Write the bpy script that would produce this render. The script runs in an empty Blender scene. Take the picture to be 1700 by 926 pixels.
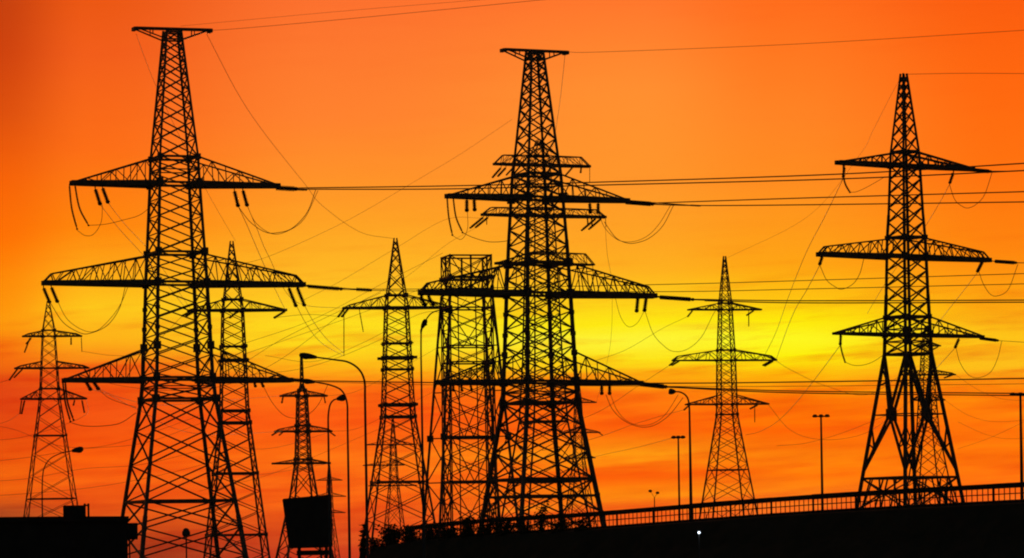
import bpy, math, random
from mathutils import Vector, Matrix
R = math.radians
HAZE = .000022
S = bpy.context.scene
COL = S.collection
rnd = random.Random(7)

# ------------------------------------------------------------------ camera
F = 7000.0            # focal length expressed in pixels of a 1700 px wide frame
HY = 945.0            # row of the horizon
ROLL = R(0.9)         # the photographer held the camera slightly tilted
CZ = 1.7              # eye height
cs, sn = math.cos(ROLL), math.sin(ROLL)
cam = bpy.data.cameras.new('camera')
cam.sensor_width = 36.0
cam.lens = F / 1700 * 36.0
cam.shift_y = (HY - 463.0) / 1700.0
cam.clip_start = 0.5
cam.clip_end = 30000
camo = bpy.data.objects.new('camera', cam)
COL.objects.link(camo)
camo.location = (0, 0, CZ)
camo.rotation_euler = (math.pi / 2, ROLL, 0)
S.camera = camo
try:
    S.cycles.filter_width = 2.0
except Exception:
    pass
S.view_settings.view_transform = 'Standard'
S.view_settings.look = 'None'
S.view_settings.exposure = 0
S.view_settings.gamma = 1
S.view_settings.use_curve_mapping = False

def UV(px, py):
    dx, dy = px - 850.0, HY - py
    return dx * cs + dy * sn, -dx * sn + dy * cs

def P(px, py, D):
    """the point seen at (px,py) of the photograph that stands D metres away"""
    u, v = UV(px, py)
    return Vector((u * D / F, D, CZ + v * D / F))

# ------------------------------------------------------------------ materials
def mat(name, c1, c2, scale=3.0, rough=0.8, metal=0.0, bump=0.0):
    m = bpy.data.materials.new(name)
    m.use_nodes = True
    nt = m.node_tree
    b = nt.nodes['Principled BSDF']
    tc = nt.nodes.new('ShaderNodeTexCoord')
    nz = nt.nodes.new('ShaderNodeTexNoise')
    nz.inputs['Scale'].default_value = scale
    nz.inputs['Detail'].default_value = 6
    cr = nt.nodes.new('ShaderNodeValToRGB')
    cr.color_ramp.elements[0].position = 0.35
    cr.color_ramp.elements[1].position = 0.68
    cr.color_ramp.elements[0].color = (*c1, 1)
    cr.color_ramp.elements[1].color = (*c2, 1)
    nt.links.new(tc.outputs['Object'], nz.inputs['Vector'])
    nt.links.new(nz.outputs['Fac'], cr.inputs['Fac'])
    nt.links.new(cr.outputs['Color'], b.inputs['Base Color'])
    b.inputs['Roughness'].default_value = rough
    b.inputs['Metallic'].default_value = metal
    b.inputs['Specular IOR Level'].default_value = 0.25
    if bump:
        bp = nt.nodes.new('ShaderNodeBump')
        bp.inputs['Strength'].default_value = bump
        nt.links.new(nz.outputs['Fac'], bp.inputs['Height'])
        nt.links.new(bp.outputs['Normal'], b.inputs['Normal'])
    return m

STEEL = mat('weathered_steel', (.13, .12, .12), (.22, .19, .17), 2.0, .5, .6)
RUST = mat('rusty_steel', (.06, .045, .04), (.11, .08, .065), 2.0, .8)
PORC = mat('brown_porcelain', (.05, .028, .02), (.08, .045, .03), 4.0, .6)
WIRE = mat('aluminium_conductor', (.20, .17, .15), (.26, .23, .20), 1.0, .6, .9)
POST = mat('painted_lamp_post', (.09, .09, .095), (.13, .13, .13), 1.5, .7)
HEADM = mat('lamp_housing', (.08, .08, .085), (.11, .11, .11), 3.0, .7)
SOIL = mat('dry_grass_ground', (.045, .05, .03), (.09, .075, .05), .15, .95, 0, .3)
GRASSY = mat('embankment_turf', (.035, .045, .025), (.07, .065, .04), .5, .95, 0, .4)
ASPH = mat('asphalt', (.04, .04, .042), (.06, .06, .06), 3.0, .9, 0, .1)
WALLM = mat('dark_plaster', (.05, .048, .046), (.075, .07, .066), 1.2, .9, 0, .1)
ROOFM = mat('bitumen_roof', (.04, .04, .04), (.065, .06, .06), 1.5, .9)
LEAF = mat('leaf', (.035, .055, .02), (.06, .08, .03), 2.0, .8)
BARK = mat('bark', (.06, .045, .035), (.09, .07, .05), 5.0, .95)
BOARD = mat('dark_panel', (.05, .05, .055), (.07, .07, .07), 1.2, .8)
GLASS = mat('frosted_globe', (.10, .10, .10), (.13, .13, .12), 3.0, .5)

# ------------------------------------------------------------------ mesh helpers
class MB:
    def __init__(s):
        s.v, s.f = [], []
    def bar(s, a, b, w, h=None):
        a, b = Vector(a), Vector(b)
        d = b - a
        if d.length < 1e-4:
            return
        d.normalize()
        k = rnd.uniform(.93, 1.07)
        w = w * k
        h = (h or w) * (k if h else 1)
        up = Vector((0, 0, 1)) if abs(d.z) < .95 else Vector((1, 0, 0))
        x = d.cross(up).normalized() * (w / 2)
        y = x.cross(d).normalized() * (h / 2)
        n = len(s.v)
        for p in (a, b):
            s.v += [p - x - y, p + x - y, p + x + y, p - x + y]
        s.f += [(n, n+3, n+2, n+1), (n+4, n+5, n+6, n+7)]
        for i in range(4):
            j = (i + 1) % 4
            s.f.append((n+i, n+j, n+4+j, n+4+i))
    def box(s, c, sx, sy, sz, rz=0):
        c = Vector(c); n = len(s.v)
        cr, sr = math.cos(rz), math.sin(rz)
        for z in (-1, 1):
            for (x, y) in ((-1, -1), (1, -1), (1, 1), (-1, 1)):
                X, Y = x*sx/2, y*sy/2
                s.v.append(c + Vector((X*cr - Y*sr, X*sr + Y*cr, z*sz/2)))
        s.f += [(n, n+3, n+2, n+1), (n+4, n+5, n+6, n+7)]
        for i in range(4):
            j = (i + 1) % 4
            s.f.append((n+i, n+j, n+4+j, n+4+i))
    def tube(s, pts, rad, sides=6):
        """a swept tube; rad is one radius or one per point"""
        pts = [Vector(p) for p in pts]
        n0 = len(s.v)
        N = len(pts)
        prev = None
        for i, p in enumerate(pts):
            t = (pts[min(i+1, N-1)] - pts[max(i-1, 0)])
            if t.length < 1e-6: t = Vector((0, 0, 1))
            t.normalize()
            if prev is None:
                up = Vector((0, 0, 1)) if abs(t.z) < .9 else Vector((1, 0, 0))
                x = t.cross(up).normalized()
            else:
                x = (prev - t * prev.dot(t)).normalized()
            prev = x
            y = t.cross(x)
            r = rad[i] if isinstance(rad, (list, tuple)) else rad
            for k in range(sides):
                a = 2*math.pi*k/sides
                s.v.append(p + (x*math.cos(a) + y*math.sin(a))*r)
        for i in range(N-1):
            for k in range(sides):
                j = (k+1) % sides
                s.f.append((n0+i*sides+k, n0+i*sides+j, n0+(i+1)*sides+j, n0+(i+1)*sides+k))
        s.f.append(tuple(n0+k for k in reversed(range(sides))))
        s.f.append(tuple(n0+(N-1)*sides+k for k in range(sides)))
    def ball(s, c, r, sx=1, sy=1, sz=1, n=8):
        c = Vector(c)
        pts, rad = [], []
        n0 = len(s.v)
        for i in range(n+1):
            th = math.pi*i/n
            rr = max(math.sin(th), .02)
            for k in range(n*2):
                a = math.pi*k/n
                s.v.append(c + Vector((rr*math.cos(a)*r*sx, rr*math.sin(a)*r*sy, -math.cos(th)*r*sz)))
        m = n*2
        for i in range(n):
            for k in range(m):
                j = (k+1) % m
                s.f.append((n0+i*m+k, n0+i*m+j, n0+(i+1)*m+j, n0+(i+1)*m+k))
    def build(s, name, m, parent=None, smooth=False):
        me = bpy.data.meshes.new(name)
        me.from_pydata([tuple(v) for v in s.v], [], s.f)
        me.materials.append(m)
        if smooth:
            me.polygons.foreach_set('use_smooth', [True]*len(me.polygons))
        me.update()
        o = bpy.data.objects.new(name, me)
        COL.objects.link(o)
        if parent: o.parent = parent
        return o

def tag(o, label=None, cat=None, group=None, kind=None):
    if label: o['label'] = label
    if cat: o['category'] = cat
    if group: o['group'] = group
    if kind: o['kind'] = kind
    return o

def empty(name, loc, rz=0):
    o = bpy.data.objects.new(name, None)
    o.empty_display_size = .5
    COL.objects.link(o)
    o.location = loc
    o.rotation_euler = (0, 0, rz)
    return o

def catmull(pts, n=10):
    pts = [Vector(p) for p in pts]
    if len(pts) == 2:
        return pts
    P0 = [pts[0]*2 - pts[1]] + pts + [pts[-1]*2 - pts[-2]]
    out = []
    for i in range(1, len(P0)-2):
        a, b, c, d = P0[i-1:i+3]
        for k in range(n):
            t = k/n
            out.append(.5*((2*b) + (c-a)*t + (2*a-5*b+4*c-d)*t*t + (3*b-a-3*c+d)*t**3))
    out.append(pts[-1])
    return out

def insulator(mb, pts, r, pitch=.17, cap=True):
    """string of porcelain discs along a polyline"""
    path = catmull(pts, 8) if len(pts) > 2 else [Vector(pts[0]), Vector(pts[1])]
    L = sum((path[i+1]-path[i]).length for i in range(len(path)-1))
    n = max(4, int(L/pitch))
    n = min(n, 34)
    def at(t):
        d = t*L
        for i in range(len(path)-1):
            l = (path[i+1]-path[i]).length
            if d <= l or i == len(path)-2:
                return path[i].lerp(path[i+1], min(1, d/max(l, 1e-6)))
            d -= l
    P_, R_ = [], []
    thin = .035
    P_.append(at(0)); R_.append(thin)
    for i in range(n):
        t0 = .06 + .88*(i+.15)/n; t1 = .06 + .88*(i+.45)/n; t2 = .06 + .88*(i+.8)/n
        P_ += [at(t0), at(t1), at(t2)]
        R_ += [r*.5, r, r*.55]
    P_.append(at(1)); R_.append(thin)
    mb.tube(P_, R_, 8)
    if cap:
        mb.ball(at(1), r*.9, 1, 1, .8, 5)

# ------------------------------------------------------------------ lattice pylons
class Pylon:
    def __init__(s, name, label, base_px, D, yaw, prof, group=None, m=STEEL, lw=.24, bw=.10):
        s.D, s.yaw, s.m, s.lw, s.bw = D, R(yaw), m, lw, bw
        s.k = D / F
        s.u0 = UV(base_px, HY)[0]
        s.root = empty(name, (s.u0*s.k, D, 0), s.yaw)
        tag(s.root, label, 'pylon', group)
        w = math.cos(s.yaw) + abs(math.sin(s.yaw))
        s.prof = [(s.z(y), a*s.k/w) for y, a in prof]      # top to bottom
        (z1, s1), (z2, s2) = s.prof[-2], s.prof[-1]
        if z2 > 0:
            s.prof.append((-.3, s2 + (s1-s2)/(z1-z2)*(-.3-z2)))
        s.br = MB()
        s.legs = [MB() for _ in range(4)]
    def z(s, py):
        """height of the point of the mast's axis seen on row py"""
        dy = HY - py
        v = (dy - s.u0*sn)/cs
        return CZ + v*s.k
    def hs(s, z):
        p = s.prof
        if z >= p[0][0]: return p[0][1]
        for (za, sa), (zb, sb) in zip(p, p[1:]):
            if za >= z >= zb:
                return sa + (sb-sa)*(za-z)/(za-zb)
        return p[-1][1]
    def corner(s, i, z):
        h = s.hs(z)
        x, y = ((-1, -1), (1, -1), (1, 1), (-1, 1))[i % 4]
        return Vector((x*h, y*h, z))
    def Y(s, px, py=500):
        u, v = UV(px, py)
        t = (u*s.k - s.u0*s.k) / (math.cos(s.yaw) - u/F*math.sin(s.yaw))
        return s.D + t*math.sin(s.yaw)
    def W(s, px, py, dD=0):
        return P(px, py, s.Y(px, py) + dD)
    def L(s, px, py, dD=0):
        w = s.W(px, py, dD) - Vector((s.u0*s.k, s.D, 0))
        c, n = math.cos(-s.yaw), math.sin(-s.yaw)
        return Vector((w.x*c - w.y*n, w.x*n + w.y*c, w.z))
    def make_legs(s, ytop=None):
        for i in range(4):
            for (za, sa), (zb, sb) in zip(s.prof, s.prof[1:]):
                f = .55 + .45*(1 - za/s.prof[0][0]) * 1.6
                s.legs[i].bar(s.corner(i, za), s.corner(i, zb), s.lw*min(1.25, f))
    def ring(s, y, w=None, ext=0):
        z = s.z(y)
        for i in range(4):
            a, b = s.corner(i, z), s.corner(i+1, z)
            if ext:
                d = (b-a).normalized()*ext; a = a-d; b = b+d
            s.br.bar(a, b, w or s.bw*1.5)
    def panels(s, y0, y1, n, rings=False, w=None):
        z0, z1 = s.z(y0), s.z(y1)
        # taller panels where the mast is wider
        wts, zz = [], [z0]
        for k in range(n):
            zc = z0 + (z1-z0)*(k+.5)/n
            wts.append(.6*s.hs(z0)+s.hs(zc))
        t = sum(wts)
        acc = 0
        for k in range(n):
            acc += wts[k]
            zz.append(z0 + (z1-z0)*acc/t)
        for k in range(n):
            for i in range(4):
                s.br.bar(s.corner(i, zz[k]), s.corner(i+1, zz[k+1]), w or s.bw)
                s.br.bar(s.corner(i+1, zz[k]), s.corner(i, zz[k+1]), w or s.bw)
            if rings and k < n-1:
                for i in range(4):
                    s.br.bar(s.corner(i, zz[k+1]), s.corner(i+1, zz[k+1]), s.bw*.9)
    def plates(s, ys, size=.55):
        size *= .68
        """gusset plates bolted over the leg joints"""
        for y in ys:
            z = s.z(y)
            for i in range(4):
                c = s.corner(i, z)
                s.br.box(c, size*rnd.uniform(.9, 1.1), s.lw*1.35, size*1.2*rnd.uniform(.9, 1.1))
                s.br.box(c + Vector((0, 0, .01)), s.lw*1.3, size*rnd.uniform(.9, 1.1), size*1.1*rnd.uniform(.9, 1.1))
    def arm(s, side, px_tip, y_bot, y_top, n=6, blunt=0, tipw=.3, wb=.26, wt=.15, strings=(), web=.08, sr=.2, flat=False):
        """one cross arm: four chords from the mast's corners to the tip, webs between them"""
        mb = MB()
        zb, zt = s.z(y_bot), s.z(y_top)
        u = UV(px_tip, y_bot)[0]
        Lx = abs((u - s.u0)*s.k / (math.cos(s.yaw) - u/F*math.sin(s.yaw)))
        hb, ht = s.hs(zb), s.hs(zt)
        zt_tip = zb + (blunt*s.k if blunt else .02)
        if flat: zt_tip = zt
        inset = 1.7 if flat else (.9 if blunt else 0)
        for y in (-1, 1):
            B0, B1 = Vector((side*hb, y*hb, zb)), Vector((side*Lx, y*tipw, zb))
            T0, T1 = Vector((side*ht, y*ht, zt)), Vector((side*(Lx-inset), y*tipw, zt_tip))
            mb.bar(B0, B1, wb)
            mb.bar(T0, T1, wt)
            if blunt or flat: mb.bar(T1, B1, wt)
            for k in range(n):
                t0, t1 = k/n, (k+1)/n
                tm = (t0+t1)/2
                if k: mb.bar(B0.lerp(B1, t0), T0.lerp(T1, t0), web)
                if k % 2 == 0:
                    mb.bar(B0.lerp(B1, t0), T0.lerp(T1, t1), web*1.1)
                else:
                    mb.bar(T0.lerp(T1, t0), B0.lerp(B1, t1), web*1.1)
        for k in range(1, n+1):
            t0, t1 = (k-1)/n, k/n
            q = lambda y, t: Vector((side*(hb+(Lx-hb)*t), y*(hb+(tipw-hb)*t), zb))
            mb.bar(q(-1, t0), q(1, t1), web)
            mb.bar(q(-1, t1), q(1, t1), web)
            if blunt or flat:
                q2 = lambda y, t: Vector((side*(ht+(Lx-inset-ht)*t), y*(ht+(tipw-ht)*t), zt+(zt_tip-zt)*t))
                mb.bar(q2(-1, t1), q2(1, t1), web)
        o = mb.build('cross_arm', s.m, s.root)
        mb2 = []
        for st in strings:
            ib = MB()
            r = sr
            pts = st
            if isinstance(st, dict):
                pts, r = st['p'], st['r']
            lp = [s.L(*p) for p in pts]
            p0 = lp[0]
            if side*p0.x > Lx - .25:
                ib.bar(Vector((side*(Lx-.1), 0, zb)), p0, .09)
            else:
                if zb > p0.z:
                    ib.bar(Vector((p0.x, p0.y, zb)), p0, .09)
                t = (side*p0.x - hb)/max(.1, Lx-hb)
                hw = hb + (tipw-hb)*t
                mb2.append((Vector((p0.x, -hw, zb)), Vector((p0.x, hw, zb))))
            insulator(ib, lp, r)
            ib.build('insulator_string', PORC, o, True)
        return o
    def finish(s, mesh=True):
        for l in s.legs: l.build('leg', s.m, s.root)
        s.br.build('lattice_bracing', s.m, s.root)

def thick(r, *p): return {'p': p, 'r': r}

# ---- the tall pylon on the left
A = Pylon('lattice_pylon', 'tallest flat-topped lattice pylon, at the left, with three arm levels', 300, 424, 19,
          [(50, 15.5), (262, 41), (305, 43), (420, 50), (470, 53), (622, 60), (663, 64.5), (857, 100), (926, 112)], lw=.34, bw=.125)
A.make_legs()
A.panels(52, 262, 9); A.panels(262, 305, 2, True); A.panels(305, 420, 4); A.panels(420, 470, 2)
A.panels(470, 622, 5); A.panels(622, 663, 2, True); A.panels(663, 832, 3, w=.15); A.panels(832, 973, 3, w=.15)
for y in (54, 66): A.ring(y, .16)
for y in (262, 305, 420, 470, 628, 663): A.ring(y, .24)
A.ring(832, .26)
A.plates([262], .7); A.plates([305, 420, 470, 575, 628, 663], .98); A.plates([512, 545], .5); A.plates([878], .6)
def top_beam(T, yl, yb, half, drop, ext=0):
    mb = MB()
    z0, z1 = T.z(yl), T.z(yb)
    h = T.hs(z0)
    for y in (-1, 1):
        mb.bar((-half, y*h*.75, z0), (half, y*h*.75, z0), .17)
        for sd in (-1, 1):
            mb.bar((sd*half*.95, y*h*.75, z0-.05), (sd*T.hs(z1), y*T.hs(z1), z1), .13)
            mb.bar((sd*half*.55, y*h*.75, z0), (sd*half*.55, y*h*.8, z0-(z0-z1)*.55), .09)
    for k in range(9):
        x = -half + 2*half*k/8
        mb.bar((x, -h*.75, z0+.02), (x, h*.75, z0+.02), .14)
        if k < 8:
            mb.bar((x, -h*.75, z0+.01), (x+half/4, h*.75, z0+.01), .09)
    for sd in (-1, 1):
        mb.box((sd*half, 0, z0-.1), .34, h*1.55, .36)
    return mb.build('top_beam', T.m, T.root)
top_beam(A, 48, 66, 3.9, 1)
A.arm(-1, 118, 306, 262, 6, wb=.47, strings=[
    thick(.13, (115, 305), (119, 345), (128, 380)), thick(.13, (124, 305), (132, 345), (147, 374)),
    thick(.27, (158, 313), (166, 338)), thick(.27, (170, 311), (179, 335))])
A.arm(1, 463, 306, 262, 6, wb=.47, strings=[
    thick(.27, (389, 316), (395, 341)), thick(.27, (403, 315), (410, 340)),
    thick(.3, (456, 311.5), (491, 313.5)), thick(.15, (470, 313.5), (508, 315)), ])
A.arm(-1, 71, 471, 424, 9, blunt=15, wb=.5, strings=[
    thick(.25, (72, 477), (82, 501)), thick(.25, (85, 476), (95, 500))])
A.arm(1, 505, 471, 424, 9, blunt=15, wb=.5, strings=[
    thick(.26, (479, 477), (491, 507)), thick(.26, (493, 476), (505, 506)),
    thick(.24, (508, 475), (566, 479.5)), thick(.22, (590, 480), (615, 481.5))])
A.arm(-1, 105, 631, 577, 6, wb=.45, strings=[
    thick(.26, (142, 632), (150, 646)), thick(.26, (154, 632), (163, 645)),
    thick(.14, (104, 630), (108, 666), (117, 700)), thick(.14, (108, 630), (112, 666), (122, 697))])
A.arm(1, 484, 631, 577, 6, wb=.45, strings=[
    thick(.2, (421, 631), (424, 641)), thick(.2, (432, 631), (437, 641)),
    thick(.26, (480, 630), (517, 633))])
A.finish()

# ---- the tall pylon in the centre
B = Pylon('lattice_pylon', 'tall flat-topped lattice pylon in the centre, just left of the open sky', 901, 442, 26,
          [(84, 14), (262, 36), (290, 40), (400, 48), (490, 53), (634, 60), (669, 62), (850, 97), (926, 112)], lw=.37, bw=.13)
B.make_legs()
B.panels(86, 290, 9); B.panels(290, 327, 2, True); B.panels(327, 437, 4); B.panels(437, 490, 2)
B.panels(490, 634, 5); B.panels(634, 669, 2, True); B.panels(669, 796, 3, w=.16); B.panels(796, 973, 3, w=.16)
for y in (88, 98): B.ring(y, .16)
for y in (290, 329, 437, 488, 634, 669): B.ring(y, .26)
B.ring(796, .3); B.ring(824, .26)
B.plates([329, 437, 488, 634, 669], 1.05); B.plates([587], .7); B.plates([520, 555], .55); B.plates([824], .6)
top_beam(B, 84, 100, 3.65, 1)
B.arm(-1, 742, 329, 291, 6, wb=.47, strings=[
    thick(.13, (742, 325), (745, 360), (751, 390)), thick(.13, (752, 325), (757, 360), (768, 386)),
    thick(.27, (775, 331), (775, 349)), thick(.27, (787, 331), (788, 348))])
B.arm(1, 1042, 329, 291, 6, wb=.47, strings=[
    thick(.26, (979, 337), (980, 352)), thick(.26, (993, 337), (993, 352)),
    thick(.28, (1036, 335), (1083, 338.5)), thick(.09, (1083, 338.5), (1120, 340.5)), thick(.12, (1145, 340.5), (1162, 341.5))])
B.arm(-1, 698, 488, 437, 9, blunt=15, wb=.54, strings=[
    thick(.28, (700, 485), (700, 495), (705, 505)), thick(.28, (711, 485), (713, 496), (719, 505))])
B.arm(1, 1087, 488, 437, 9, blunt=15, wb=.54, strings=[
    thick(.27, (1059, 494), (1057, 516)), thick(.27, (1073, 493), (1070, 515)),
    thick(.25, (1092, 493), (1150, 497)), thick(.16, (1168, 498), (1200, 499))])
B.arm(-1, 728, 635, 585, 6, wb=.47, strings=[
    thick(.2, (752, 634), (753, 648)), thick(.2, (765, 634), (767, 648)), thick(.2, (780, 634), (783, 647))])
B.arm(1, 1064, 635, 585, 6, wb=.47, strings=[
    thick(.25, (999, 638), (999, 653)), thick(.25, (1012, 638), (1012, 653)),
    thick(.28, (1060, 637), (1105, 642))])
B.finish()

# ---- the pylon on the right with the pinched waist
C = Pylon('lattice_pylon', 'pointed black lattice pylon at the right with a pinched waist above splayed legs', 1513, 430, 34,
          [(122, 5), (252, 23), (356, 28), (396, 31), (489, 34), (588, 38.5), (840, 87)], lw=.30, bw=.13)
C.make_legs()
C.panels(128, 252, 7, w=.11); C.panels(252, 275, 1); C.panels(275, 394, 5); C.panels(394, 425, 1); C.panels(425, 526, 4)
C.panels(526, 588, 3, True)
for y in (130, 252, 275, 394, 425, 526, 556, 588): C.ring(y, .25)
C.plates([275, 425, 556], .7); C.plates([394, 526], .55)
zk, zw, zl = C.z(688), C.z(588), C.z(782)
for i in range(4):
    k = (C.corner(i, zk) + C.corner(i+1, zk))/2
    C.br.bar(C.corner(i, zw), k, .24); C.br.bar(C.corner(i+1, zw), k, .24)
    C.br.bar(k, C.corner(i, zl), .23); C.br.bar(k, C.corner(i+1, zl), .23)
    C.br.bar(C.corner(i, zk), k, .13); C.br.bar(C.corner(i+1, zk), k, .13)
    C.br.box(k, .8, .3, 1.15, R(90*(i % 2)))
    for a in (i, i+1):
        for t, y in ((.45, 640), (.6, 735)):
            q = (C.corner(a, zw).lerp(k, t) if y < 688 else k.lerp(C.corner(a, zl), t))
            C.br.bar(q, C.corner(a, C.z(y)), .1)
            C.br.bar(q, C.corner(a, C.z(y-30)), .1)
C.ring(793, .24)
C.panels(793, 845, 1); C.panels(845, 973, 1)
zb_, zc_ = C.z(793), C.z(845)
for i in range(4):
    for t in (.2, .4, .6, .8):
        C.br.bar(C.corner(i, zb_).lerp(C.corner(i+1, zb_), t), C.corner(i, zc_).lerp(C.corner(i+1, zc_), t+rnd.choice((-.1, .1))), .13)
C.arm(-1, 1391, 275, 254, 6, wb=.40, wt=.2, strings=[thick(.2, (1402, 277), (1400, 293)), thick(.13, (1400, 293), (1404, 307), (1411, 319))])
C.arm(1, 1614, 275, 254, 6, wb=.40, wt=.2, strings=[thick(.2, (1583, 286), (1577, 303)), thick(.22, (1606, 281), (1644, 284.5))])
C.arm(-1, 1360, 427, 396, 7, blunt=13, wb=.44, strings=[thick(.22, (1366, 423), (1361, 438))])
C.arm(1, 1641, 427, 396, 7, blunt=13, wb=.44, strings=[thick(.22, (1631, 434), (1623, 450)), thick(.21, (1650, 433.5), (1686, 436))])
C.arm(-1, 1386, 556, 526, 6, wb=.28, strings=[thick(.2, (1396, 556), (1395, 571)), thick(.12, (1395, 571), (1398, 585), (1403, 601))])
C.arm(1, 1630, 556, 526, 6, wb=.28, strings=[thick(.2, (1592, 562), (1586, 576)), thick(.19, (1625, 561), (1656, 565))])
C.finish()

# ---- older pylon right behind the central one
E = Pylon('lattice_pylon', 'smaller lattice pylon standing directly behind the tall central pylon, flat box arms', 906, 720, 24,
          [(232, 4), (262, 17), (358, 23), (440, 27), (600, 33), (700, 40), (860, 72)], lw=.26, bw=.11)
E.make_legs(); E.panels(234, 262, 2); E.panels(262, 440, 8); E.panels(440, 700, 9, w=.13); E.panels(700, 860, 4); E.panels(860, 955, 2)
for y in (259, 274, 346, 358, 420, 438, 700, 800): E.ring(y, .3)
E.plates([274, 358, 438], .8)
E.arm(-1, 820, 274, 259, 5, flat=True, wb=.44, strings=[thick(.24, (832, 278), (818, 294)), thick(.24, (840, 278), (827, 292)), thick(.2, (852, 278), (841, 290))])
E.arm(1, 979, 274, 259, 5, flat=True, wb=.44, strings=[thick(.2, (952, 276), (938, 292)), thick(.22, (965, 276), (964, 286)), thick(.08, (979, 274), (979, 303))])
E.arm(-1, 800, 358, 346, 6, flat=True, wb=.44, strings=[thick(.24, (803, 360), (781, 378)), thick(.24, (811, 360), (790, 377)), thick(.12, (808, 360), (808, 372))])
E.arm(1, 1005, 358, 346, 6, flat=True, wb=.44, strings=[thick(.24, (990, 362), (966, 382)), thick(.24, (999, 362), (978, 380)), thick(.09, (1005, 360), (1006, 376)), thick(.2, (982, 360), (983, 376)), thick(.2, (975, 360), (976, 372))])
E.arm(-1, 823, 438, 420, 5, wb=.44, strings=[thick(.22, (830, 440), (820, 452))])
E.arm(1, 986, 438, 420, 5, flat=True, wb=.32, strings=[thick(.08, (984, 438), (985, 462)), thick(.2, (972, 440), (966, 452))])
E.finish()

# ---- the flat-topped tower left of the centre
G = Pylon('lattice_tower', 'flat-topped square lattice tower between the pointed pylon and the tall central pylon', 782, 560, 13,
          [(424, 42), (870, 46)], lw=.26, bw=.12)
G.root['category'] = 'lattice tower'
G.make_legs(); G.panels(426, 462, 1); G.panels(462, 520, 2); G.panels(520, 726, 7); G.panels(726, 790, 2); G.panels(790, 960, 4)
for y in (426,): G.ring(y, .2)
for y in (462, 482): G.ring(y, .34)
for y in (512, 575, 602): G.ring(y, .2)
for y in (636, 726, 800): G.ring(y, .32)
for i in range(4):      # mid-face uprights of the head frame
    a, b = G.corner(i, G.z(426)), G.corner(i+1, G.z(426))
    c, d = G.corner(i, G.z(482)), G.corner(i+1, G.z(482))
    G.br.bar((a+b)/2, (c+d)/2, .22)
    for q in (a, b): G.br.bar(q, (c+d)/2, .12)
    for t in (.18, .82):
        e, f_ = G.corner(i, G.z(482)), G.corner(i+1, G.z(482))
        e2, f2 = G.corner(i, G.z(945)), G.corner(i+1, G.z(945))
        G.br.bar(e.lerp(f_, t), e2.lerp(f2, t), .15)
    for y0, y1 in ((520, 575), (602, 636), (636, 726), (726, 800), (800, 870)):
        for t in (0, 1):
            G.br.bar(G.corner(i+t, G.z(y0)), (G.corner(i, G.z(y1)) + G.corner(i+1, G.z(y1)))/2, .12)
G.plates([462, 480, 512, 636], .7)
for i in range(4):      # raking struts that stiffen the shaft
    x, y = ((-1, -1), (1, -1), (1, 1), (-1, 1))[i]
    top = G.corner(i, G.z(490))
    bt = Vector((x*5.9, y*5.9, -.3))
    mb = MB(); mb.bar(top, bt, .3)
    for yy, yn in ((575, 615), (650, 690), (726, 765), (800, 835), (870, 900)):
        z = G.z(yy); t = (top.z - z)/(top.z+.3)
        p = top.lerp(bt, t)
        mb.bar(p, G.corner(i, z), .15)
        if yy == 726: mb.box(p, .85, .3, .85); mb.box(p, .3, .8, .8)
        mb.bar(p, G.corner(i, G.z(yn)), .12)
        z2 = G.z(yy-45); mb.bar(p, G.corner(i, z2), .12)
    mb.build('raking_strut', STEEL, G.root)
G.finish()

# ---- pointed pylon left of the flat-topped tower, and its twin behind the left pylon
def single_arm(label, base, D, prof, kneey, arms, levels, horiz):
    T = Pylon('lattice_pylon', label, base, D, 10, prof, lw=.26, bw=.115)
    T.make_legs()
    for y0, y1, n in levels: T.panels(y0, y1, n)
    for y, w, e in horiz: T.ring(y, w, e)
    T.plates([h[0] for h in horiz], .7)
    for a in arms: T.arm(**a)
    T.finish()
    return T
H = single_arm('pointed lattice pylon with one arm level, left of the flat-topped tower', 665, 600,
    [(395, 2.5), (507, 20), (675, 28), (694, 29), (870, 59)], 0,
    [dict(side=-1, px_tip=569, y_bot=511, y_top=490, n=5, wb=.34, blunt=5,
          strings=[thick(.24, (574, 509), (562, 525)), thick(.24, (580, 510), (568, 525)), thick(.09, (571, 512), (571, 590)), thick(.1, (597, 517), (603, 550))]),
     dict(side=1, px_tip=748, y_bot=511, y_top=490, n=5, wb=.34, blunt=5, strings=[thick(.2, (742, 511), (752, 524))])],
    [(400, 507, 6), (507, 595, 5), (595, 675, 4), (675, 694, 1), (694, 780, 3), (780, 960, 4)],
    [(490, .2, 0), (511, .36, 0), (570, .18, .4), (594, .4, .8), (613, .18, .3), (672, .4, .5), (692, .34, 0), (800, .24, 0)])
Ipy = single_arm('pointed lattice pylon with one arm level, half hidden behind the tall left pylon', 393, 590,
    [(400, 2.5), (515, 19), (690, 26), (926, 57)], 0,
    [dict(side=-1, px_tip=311, y_bot=515, y_top=497, n=5, wb=.34, strings=[thick(.24, (320, 515), (303, 524)), thick(.24, (326, 515), (310, 524))]),
     dict(side=1, px_tip=476, y_bot=515, y_top=497, n=5, wb=.34, strings=[thick(.24, (474, 516), (456, 527)), thick(.22, (396, 515), (382, 527))])],
    [(404, 515, 6), (515, 600, 5), (600, 680, 4), (680, 702, 1), (702, 786, 3), (786, 960, 5)],
    [(497, .2, 0), (515, .34, 0), (575, .18, .3), (598, .36, .4), (682, .34, 0), (702, .36, 0), (786, .3, 0), (888, .28, 0)])

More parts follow.
